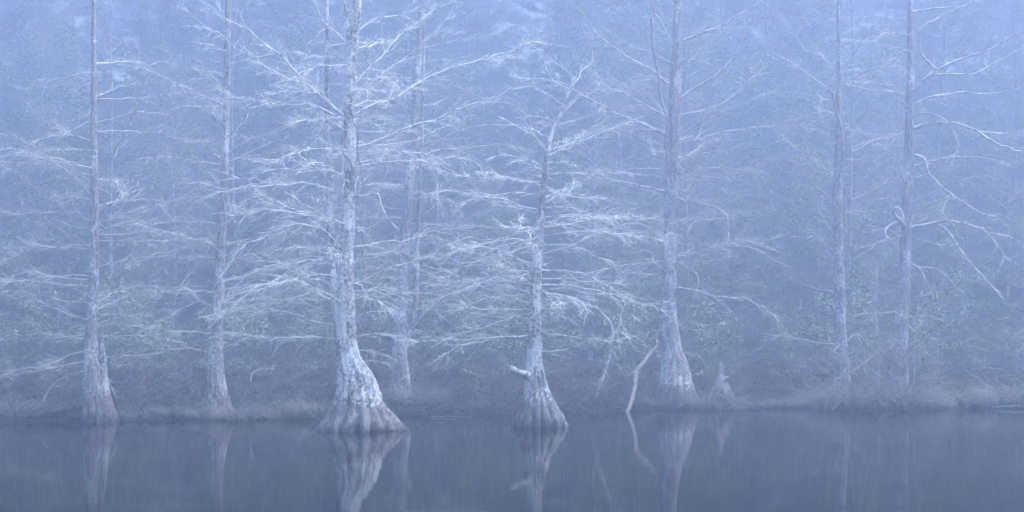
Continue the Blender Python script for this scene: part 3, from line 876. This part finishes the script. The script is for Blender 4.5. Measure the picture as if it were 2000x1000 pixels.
for px, D, kind, sz, label in tus_rows:
    x = (px - 1000) / FPX * D
    z = max(float(ground_z(np.array(x), np.array(D))), 0.0)
    o = obj("sedge_tussock", TUS[kind], None, (x, D, z))
    o.scale = (sz, sz, sz * rng.uniform(0.9, 1.1))
    o.rotation_euler = (0, 0, rng.uniform(0, 6.28))
    tag(o, label, "tussock", "sedge tussocks along the waterline")


# ------------------------------------------------------------------ fallen branches, sticks, saplings
def branch_thing(name, label, cat, D, rows, mat, group=None, **kw):
    base = P(rows[0][1][0][0], rows[0][1][0][1], D)
    root = bpy.data.objects.new(name, None)
    root.location = base
    C.objects.link(root)
    tag(root, label, cat, group)
    for k, (r, pts) in enumerate(rows):
        m, mt = MB(), MB()
        dd = np.cumsum(np.concatenate([[0], rng.normal(0, 0.06, len(pts) - 1)]))
        limb(m, mt, np.array([P(a, b, D + e) for (a, b), e in zip(pts, dd)]), r / FPX * D, 0.007, **kw)
        o = obj("stem" if k == 0 else "side_branch", m.mesh("stem", mat, base), root)
        tag(obj("twig_spray", mt.mesh("twig_spray", mat, base), o), kind="stuff")
    return root


branch_thing("fallen_branch", "tangled pale dead branch propped in a peak beside the vine-wound cypress", "branch", 53.2, [
    (1.7, [(1627, 687), (1639, 675), (1654, 666), (1673, 652), (1690, 666), (1708, 683), (1717, 698)]), (1.3, [(1627, 687), (1645, 692), (1663, 689), (1678, 677)]),
    (1.3, [(1649, 727), (1660, 701), (1666, 683)]), (1.5, [(1711, 692), (1690, 707), (1669, 722), (1639, 737)]), (1.2, [(1673, 652), (1681, 668), (1691, 689), (1687, 705)])], M_TWIG2, density=0.5, twig=0.35, wig=0.02)
branch_thing("bare_sapling", "thin straight bare sapling between the pair of cypresses at right", "sapling", 53.4, [
    (1.6, [(1722, 790), (1716, 740), (1715, 700), (1713, 640), (1711, 590), (1711, 535)])], M_TWIG2, density=1.1, twig=0.6, wig=0.012, flat=0.2)
branch_thing("fallen_branch", "thin arched bare twig on the bank right of the slender stubbed cypress", "branch", 49.9, [
    (0.75, [(1120, 806), (1133, 790), (1146, 774), (1165, 767), (1185, 769), (1212, 778)]), (0.7, [(1122, 803), (1132, 795), (1145, 800)])], M_BRUSH, density=0.6, twig=0.3, wig=0.01)
branch_thing("floating_stick", "long thin stick lying on the water right of the double-stemmed cypress", "stick", 46.8, [
    (1.3, [(842, 814), (868, 813.5), (892, 813), (916, 814.6)])], M_DEAD, density=0.35, twig=0.15, wig=0.0, levels=1, flat=0.1)
branch_thing("fallen_branch", "broken stick leaning into the water from the right-hand sedge", "branch", 52.2, [
    (1.0, [(1887, 797), (1898, 785), (1916, 773)])], M_BRUSH, density=0.3, twig=0.25, wig=0.01)
branch_thing("fallen_branch", "broken stick slanting into the water below the vine-wound cypress", "branch", 51.4, [
    (1.6, [(1626, 800), (1640, 787), (1652, 773), (1657, 770)])], M_BRUSH, density=0.5, twig=0.25, wig=0.01)
branch_thing("fallen_branch", "straggling bare branch drooping to the bank left of the leftmost cypress", "branch", 44.9, [
    (1.3, [(84, 783), (95, 762), (110, 745), (140, 730), (158, 725)])], M_TWIG2, density=0.6, twig=0.5, wig=0.02)
branch_thing("fallen_branch", "thin bare twig arching over the bank between slim and double-stemmed cypress", "branch", 48.5, [
    (1.1, [(490, 745), (492, 730), (505, 722), (524, 720)])], M_TWIG2, density=0.5, twig=0.4, wig=0.01)
m = MB()
lg = catmull(np.array([[*P(1938, 796, 53)[:2], 0.02], [*P(1955, 796, 52.9)[:2], 0.05], [*P(1985, 796, 52.8)[:2], 0.06], [*P(2035, 796, 52.7)[:2], 0.03]]), 26)
m.tubes(lg + rng.normal(size=lg.shape) * 0.008, 0.028 + 0.01 * np.sin(np.linspace(0, 3.1, 26)), 8)
tag(obj("floating_log", m.mesh("floating_log", M_BRUSH, lg[0]), None, lg[0]), "slim pale log floating at the right edge under the straw sedge", "log")

# sapling with drooping leaves at the right of the hook-limbed cypress
lb = P(1783, 795, 53.3)
lroot = bpy.data.objects.new("leafy_sapling", None)
lroot.location = lb
C.objects.link(lroot)
tag(lroot, "leafy sapling with tiers of hanging oval leaves against the hook-limbed cypress", "sapling")
m = MB()
stem = catmull(np.array([P(1783, 795, 53.3), P(1786, 720, 53.2), P(1788, 660, 53.2), P(1792, 600, 53.1), P(1797, 560, 53.1)]), 24)
m.tubes(stem, np.linspace(0.018, 0.006, 24), 5)
tiers = [(1802, 573), (1822, 580), (1838, 580), (1799, 605), (1818, 612), (1809, 634), (1793, 631), (1830, 636), (1796, 660), (1799, 673), (1786, 698), (1799, 705), (1845, 630), (1812, 655)]
for a, b in tiers:
    e = P(a, b - 6, 53.0 + rng.uniform(-0.4, 0.4))
    i = int(np.argmin(np.abs(stem[:, 2] - e[2] + 0.1)))
    m.tubes(catmull(np.array([stem[i], (stem[i] + e) / 2 + [0, 0, 0.05], e]), 6), np.linspace(0.007, 0.004, 6), 4)
obj("stem", m.mesh("stem", M_TWIG2, lb), lroot)
lm = MB()
hl = np.linspace(0, 1, 5)
Vl = np.stack([np.stack([hl * 0 - 0.5 * np.sin(math.pi * hl) ** 0.8, hl * 0, -hl], -1), np.stack([hl * 0, 0.12 * np.sin(math.pi * hl), -hl], -1), np.stack([hl * 0 + 0.5 * np.sin(math.pi * hl) ** 0.8, hl * 0, -hl], -1)], 1)
Vl[:, :, 0] *= 0.05
Vl[:, :, 1] *= 0.05
Vl[:, :, 2] *= 0.15
lm.grid(Vl, wrap=False)
leaf_me = lm.mesh("leaf", M_LEAF2)
for a, b in tiers:
    for k in range(7):
        p = P(a + rng.uniform(-9, 9), b - 6 + rng.uniform(-2, 2), 53.0 + rng.uniform(-0.4, 0.4))
        o = obj("leaf", leaf_me, lroot, p - lb)
        o.rotation_euler = (rng.normal(0, 0.35), rng.normal(0, 0.45), rng.uniform(0, 6.28))
        s_ = rng.uniform(0.8, 1.2)
        o.scale = (s_, s_, s_)


# ------------------------------------------------------------------ forest behind: prototypes, then copies
def leaves_on(m, p, size, n_each, spread, mat=0, tilt=0.5):
    N = len(p)
    c = np.repeat(p, n_each, 0) + rng.normal(size=(N * n_each, 3)) * np.array(spread)
    k = len(c)
    az = rng.uniform(0, 2 * math.pi, k)
    nrm = norm(np.stack([rng.normal(0, tilt, k), rng.normal(0, tilt, k), np.ones(k)], -1))
    a = np.stack([np.cos(az), np.sin(az), np.zeros(k)], -1)
    a = norm(a - nrm * np.sum(a * nrm, -1, keepdims=True))
    b = np.cross(nrm, a)
    l = (size * rng.uniform(0.6, 1.25, k))[:, None]
    V = np.stack([c, c + a * l * 0.5 + b * l * 0.32, c + a * l, c + a * l * 0.5 - b * l * 0.32], 1)
    m.quads(V, mat)


def tree_proto(H, r0, lo, nl, length, up, droop, leaf, n_each, lean=0.05, mat_leaf=None, mat_bark=None, tw=1.1, dens=2.2, fork=False, spread=(0.13, 0.13, 0.045), leafn=7):
    mt, mc = MB(), MB()
    u = np.linspace(0, 1, 9)
    tr = np.stack([np.cumsum(rng.normal(0, lean, 9)) * H / 9, np.cumsum(rng.normal(0, lean, 9)) * H / 9, u * (H + 0.6) - 0.6], -1)
    c = catmull(tr, 40)
    rad = r0 * (1 - u[-1] * np.linspace(0, 0.93, 40)) + r0 * 0.5 * np.exp(-np.linspace(0, 1, 40) * 18)
    mt.tubes(c, rad, 9)
    lp, lt, lr, ll = [], [], [], []
    for k in range(nl):
        f = lo + (1 - lo) * (k + rng.uniform()) / nl
        i = min(39, int(f * 39))
        az = k * 2.4 + rng.normal(0, 0.5)
        L = rng.uniform(*length) * (1.15 - 0.75 * max(0, (f - lo) / (1 - lo)) ** 1.5)
        el = rng.uniform(*up)
        v = np.linspace(0, 1, 9)
        d = np.array([math.cos(az) * math.cos(el), math.sin(az) * math.cos(el), math.sin(el)])
        q = c[i] + np.outer(v * L, d) + np.outer(v ** 2 * L * droop, [0, 0, 1]) + rng.normal(size=(9, 3)) * 0.05 * L * v[:, None]
        rr = np.linspace(min(rad[i] * 0.6, 0.05), 0.008, 9)
        mt.tubes(q, rr, 5)
        tg = norm(np.gradient(q, axis=0))
        n1 = int(max(3, L * dens * 2))
        p, t_, pr, uu = pick(q[None], tg[None], rr[None], n1, 0.15, 1.0)
        ln = tw * rng.uniform(0.4, 1.0, n1) * (1.1 - 0.5 * uu)
        a, b, g = grow(p, t_, ln, np.full(n1, 0.009), 6, 0.22, 0.0, (0.4, 1.3), 0.3, 0.5)
        mt.tubes(a, b, 3)
        p2, t2, _, _ = pick(a, g, b, 3, 0.2, 1.0)
        a2, b2, g2 = grow(p2, t2, np.repeat(ln, 3) * rng.uniform(0.25, 0.6, len(p2)), np.full(len(p2), 0.006), 4, 0.25, 0.0, (0.4, 1.3), 0.3, 0.5)
        mt.tubes(a2, b2, 3)
        if leaf:
            p3, _, _, _ = pick(a, g, b, leafn, 0.15, 1.0)
            leaves_on(mc, p3, leaf, n_each, spread)
            p3, _, _, _ = pick(a2, g2, b2, max(2, leafn // 2), 0.15, 1.0)
            leaves_on(mc, p3, leaf, n_each, spread)
    return mt.mesh("trunk", mat_bark or M_DARKBARK), (mc.mesh("crown", mat_leaf, smooth=False) if leaf else None)


def plant(name, protos, x, y, sc, rz, label, cat, group, parts=("trunk", "crown"), sink=0.0):
    z = float(ground_z(np.array(x), np.array(y))) - sink
    root = bpy.data.objects.new(name, None)
    root.location = (x, y, z)
    root.scale = (sc, sc, sc)
    root.rotation_euler = (0, 0, rz)
    C.objects.link(root)
    tag(root, label, cat, group)
    for n_, me in zip(parts, protos):
        if me is not None:
            obj(n_, me, root)
    return root


LEAFY = [tree_proto(9.5, 0.10, 0.12, 34, (1.8, 3.4), (0.0, 0.5), -0.12, 0.10, 4, mat_leaf=M_LEAF),
         tree_proto(11.0, 0.13, 0.2, 36, (2.0, 3.8), (0.1, 0.6), -0.15, 0.10, 4, mat_leaf=M_LEAF2),
         tree_proto(7.5, 0.07, 0.1, 28, (1.5, 2.8), (0.0, 0.45), -0.1, 0.09, 4, mat_leaf=M_LEAF2, lean=0.12)]
TALL = [tree_proto(15, 0.15, 0.10, 52, (2.2, 4.4), (0.1, 0.7), -0.14, 0.12, 4, mat_leaf=M_LEAF, dens=2.0, lean=0.08),
        tree_proto(17, 0.17, 0.14, 52, (2.4, 4.6), (0.1, 0.8), -0.16, 0.12, 4, mat_leaf=M_LEAF2, dens=2.0, lean=0.08)]
BARE = [tree_proto(13, 0.085, 0.15, 38, (1.8, 4.0), (0.3, 1.0), 0.05, 0, 0, mat_bark=M_FINE, dens=2.8, tw=1.3),
        tree_proto(15, 0.10, 0.2, 40, (2.0, 4.2), (0.3, 0.9), -0.1, 0.05, 2, mat_leaf=M_LEAF2, mat_bark=M_FINE, dens=2.6, leafn=4)]
SHRUB = [tree_proto(2.4, 0.025, 0.05, 16, (0.7, 1.5), (0.1, 0.8), -0.1, 0.085, 4, mat_leaf=M_LEAF, tw=0.6, lean=0.15, spread=(0.09, 0.09, 0.04), leafn=5),
         tree_proto(1.8, 0.02, 0.05, 14, (0.6, 1.2), (0.2, 0.9), -0.1, 0.075, 4, mat_leaf=M_LEAF2, tw=0.5, lean=0.15, spread=(0.09, 0.09, 0.04), leafn=5)]
BRUSH = [tree_proto(1.7, 0.016, 0.02, 20, (0.7, 1.5), (0.2, 1.2), -0.15, 0, 0, mat_bark=M_BRUSH, tw=0.55, lean=0.15, dens=3.2),
         tree_proto(2.3, 0.02, 0.02, 22, (0.8, 1.8), (0.3, 1.2), -0.25, 0, 0, mat_bark=M_SCRUB, tw=0.6, lean=0.15, dens=3.0),
         tree_proto(1.9, 0.018, 0.02, 18, (0.7, 1.6), (0.2, 1.2), -0.3, 0, 0, mat_bark=M_FINE, tw=0.6, lean=0.15, dens=2.6)]


ZONES = [(120, "left of the leftmost cypress"), (300, "by the leftmost cypress"), (520, "by the slim cypress"), (740, "by the double-stemmed cypress"), (930, "by the faint leaning cypress"),
         (1180, "by the stubbed slender cypress"), (1450, "by the tall cypress and stump"), (1590, "above the open bank"), (1700, "by the vine-wound cypress"), (1850, "by the hook-limbed cypress")]


def zone(x, y):
    px = 1000 + x / y * FPX
    for lim, z_ in ZONES:
        if px < lim:
            return z_
    return "near the right edge"


def spread_row(y, step, jitter, x_margin=3.0):
    half = 0.26 * y + x_margin
    n_ = int(2 * half / step)
    for k in range(n_ + 1):
        yield -half + k * step + rng.uniform(-jitter, jitter), y + rng.uniform(-1.6, 1.6)


# forest edge rising away from the bank: low leafy trees first, tall ones far up the slope, bare ones between
for y, step, lo_, hi_ in ((70.0, 4.2, 0.36, 0.55), (76.0, 4.6, 0.5, 0.72), (83.0, 5.2, 0.65, 0.9), (91.0, 6.0, 0.8, 1.1), (100.0, 6.8, 0.95, 1.25)):
    for x, yy in spread_row(y, step, 1.5):
        k = int(rng.integers(0, 3))
        plant("forest_tree", LEAFY[k], x, yy, rng.uniform(lo_, hi_), rng.uniform(0, 6.28), "small pale-leaved tree, %s, %s" % ({70.0: "first row", 76.0: "second row", 83.0: "third row", 91.0: "fourth row", 100.0: "fifth row"}[y] + " behind the bank", zone(x, yy)), "tree", "small leafy trees of the forest behind")
for y in (110.0, 120.0, 131.0, 143.0, 155.0, 167.0, 180.0):
    for x, yy in spread_row(y, 5.2 + 0.015 * y, 2.0):
        k = int(rng.integers(0, 2))
        plant("forest_tree", TALL[k], x, yy, rng.uniform(0.85, 1.15) * (1 + max(0, y - 130) * 0.005), rng.uniform(0, 6.28), "tall misty hillside tree, %s, seen %s" % ("lowest on the slope" if y < 115 else "low on the slope" if y < 125 else "midway up" if y < 145 else "high up" if y < 160 else "on the top", zone(x, yy)), "tree", "tall trees up the misty hillside")
for y in (73.0, 84.0, 95.0):
    for x, yy in spread_row(y, 6.5, 2.6):
        k = int(rng.integers(0, 2))
        plant("forest_tree", BARE[k], x, yy, rng.uniform(0.75, 1.1), rng.uniform(0, 6.28), "thin bare-twigged forest tree %s, seen %s" % ({73.0: "near the bank", 84.0: "farther in", 95.0: "deep in the mist"}[y], zone(x, yy)), "tree", "bare forest trees behind the cypresses")
for y in (61.0, 65.5, 70.0, 75.0):
    for x, yy in spread_row(y, 2.9, 1.3):
        if yy < float(shore(np.array(x))) + 2.5:
            continue
        k = int(rng.integers(0, 2))
        plant("forest_shrub", SHRUB[k], x, yy, rng.uniform(0.7, 1.25), rng.uniform(0, 6.28), "low leafy shrub %s, seen %s" % ({61.0: "just behind the bank", 65.5: "a little behind the bank", 70.0: "farther into the undergrowth", 75.0: "deep in the undergrowth"}[y], zone(x, yy)), "shrub", "leafy undergrowth shrubs")
for off in (0.5, 1.6, 3.4, 6.5, 11.0):
    for px in np.arange(-60, 2080, 80.0):
        px = px + rng.uniform(-35, 35)
        D = float(np.interp(px, SHORE_PX, SHORE_D)) + off + rng.uniform(-0.6, 0.8)
        k = int(rng.integers(0, 2))
        plant("bare_bush", BRUSH[k], (px - 1000) / FPX * D, D, rng.uniform(0.2, 0.6) * (0.9 + off * 0.09), rng.uniform(0, 6.28), "leafless twiggy bush %s, %s" % ({0.5: "at the waterline", 1.6: "on the bank edge", 3.4: "on the bank", 6.5: "behind the bank", 11.0: "well behind the bank"}[off], zone((px - 1000) / FPX * D, D)), "bush", "leafless bushes on the bank", parts=("stems",))

for px, D, sc_ in ((1585, 54.5, 0.5), (1612, 53.6, 0.62), (1655, 53.4, 0.75), (1683, 53.0, 0.62), (1703, 53.6, 0.9), (1732, 53.2, 0.7), (1768, 53.0, 0.8), (1790, 53.9, 0.7), (1822, 54.3, 0.55), (1925, 55.0, 0.7), (1985, 55.2, 0.9)):
    plant("bare_bush", BRUSH[2], (px - 1000) / FPX * D, D, sc_ * 1.25, rng.uniform(0, 6.28), "pale leafless bush in the tangle round the right-hand pair, %s" % zone((px - 1000) / FPX * D, D), "bush", "leafless bushes on the bank", parts=("stems",))

# ------------------------------------------------------------------ short dry grass fringing the waterline
n = 7000
gx_ = rng.uniform(-14.5, 15, n)
gd = rng.uniform(0, 1, n) ** 1.8 * 5.0 - 0.12
keep = fbm(gx_, gd * 0.6, 1.1, 3, 4.0) > rng.uniform(-0.9, 0.7, n)
gx_, gd = gx_[keep], gd[keep]
n = len(gx_)
gy_ = shore(gx_) + gd
st = np.stack([gx_, gy_, ground_z(gx_, gy_) - 0.02], -1)
pts = np.empty((n, 5, 3))
pts[:, 0] = st
az = rng.uniform(0, 6.28, n)
el = rng.uniform(0.7, 1.5, n)
L = rng.uniform(0.06, 0.26, n)
for k in range(1, 5):
    pts[:, k] = pts[:, k - 1] + np.stack([np.cos(az) * np.cos(el), np.sin(az) * np.cos(el), np.sin(el)], -1) * (L / 4)[:, None]
    el = el - rng.uniform(0.05, 0.5, n)
m = MB()
m.tubes(pts, np.linspace(1, 0.3, 5)[None] * rng.uniform(0.003, 0.006, n)[:, None], 3)
tag(obj("bank_grass", m.mesh("bank_grass", M_GRASS)), "short dry grass fringing the bank", "grass", kind="stuff")

# ------------------------------------------------------------------ leaf litter on the bank, specks on the water
n = 26000
lx = rng.uniform(-17, 17, n)
ly = shore(lx) + rng.uniform(0.05, 1, n) ** 1.5 * 16
lz = ground_z(lx, ly) + 0.012
m = MB()
leaves_on(m, np.stack([lx, ly, lz], -1), 0.085, 1, (0.0, 0.0, 0.008), tilt=0.45)
tag(obj("fallen_leaves", m.mesh("fallen_leaves", M_LITTER, smooth=False)), "brown dead leaves littering the bank", "leaf litter", kind="stuff")
n = 420
ly = rng.uniform(17, 50, n)
lx = rng.uniform(-0.27, 0.27, n) * ly
ok = ly < shore(lx) - 0.3
m = MB()
leaves_on(m, np.stack([lx, ly, lx * 0 + 0.004], -1)[ok], 0.03, 1, (0, 0, 0), tilt=0.06)
tag(obj("floating_specks", m.mesh("floating_specks", M_DEAD, smooth=False)), "tiny pale specks drifting on the dark water", "debris", kind="stuff")

# ------------------------------------------------------------------ the mist
bpy.context.view_layer.update()
zt = max((o.matrix_world @ Vector(c_)).z for o in scene.objects if o.type == 'MESH' for c_ in o.bound_box) + 1.0
hm, t, b = new_mat("mist")
t.nodes.remove(b)
pv = t.nodes.new("ShaderNodeVolumePrincipled")
pv.inputs["Color"].default_value = (*HAZE_COLOR, 1)
pv.inputs["Density"].default_value = HAZE_DENSITY
pv.inputs["Anisotropy"].default_value = HAZE_ANISO
t.links.new(pv.outputs[0], t.nodes["Material Output"].inputs["Volume"])
me = bpy.data.meshes.new("haze")
x0, x1, y0, y1, z0 = -124, 124, -54, 200, -2.4
me.from_pydata([(x, y, z) for z in (z0, zt) for y in (y0, y1) for x in (x0, x1)], [], [(0, 2, 3, 1), (4, 5, 7, 6), (0, 1, 5, 4), (2, 6, 7, 3), (0, 4, 6, 2), (1, 3, 7, 5)])
me.materials.append(hm)
tag(obj("haze", me), kind="stuff", label="even blue mist filling the whole place", cat="mist")
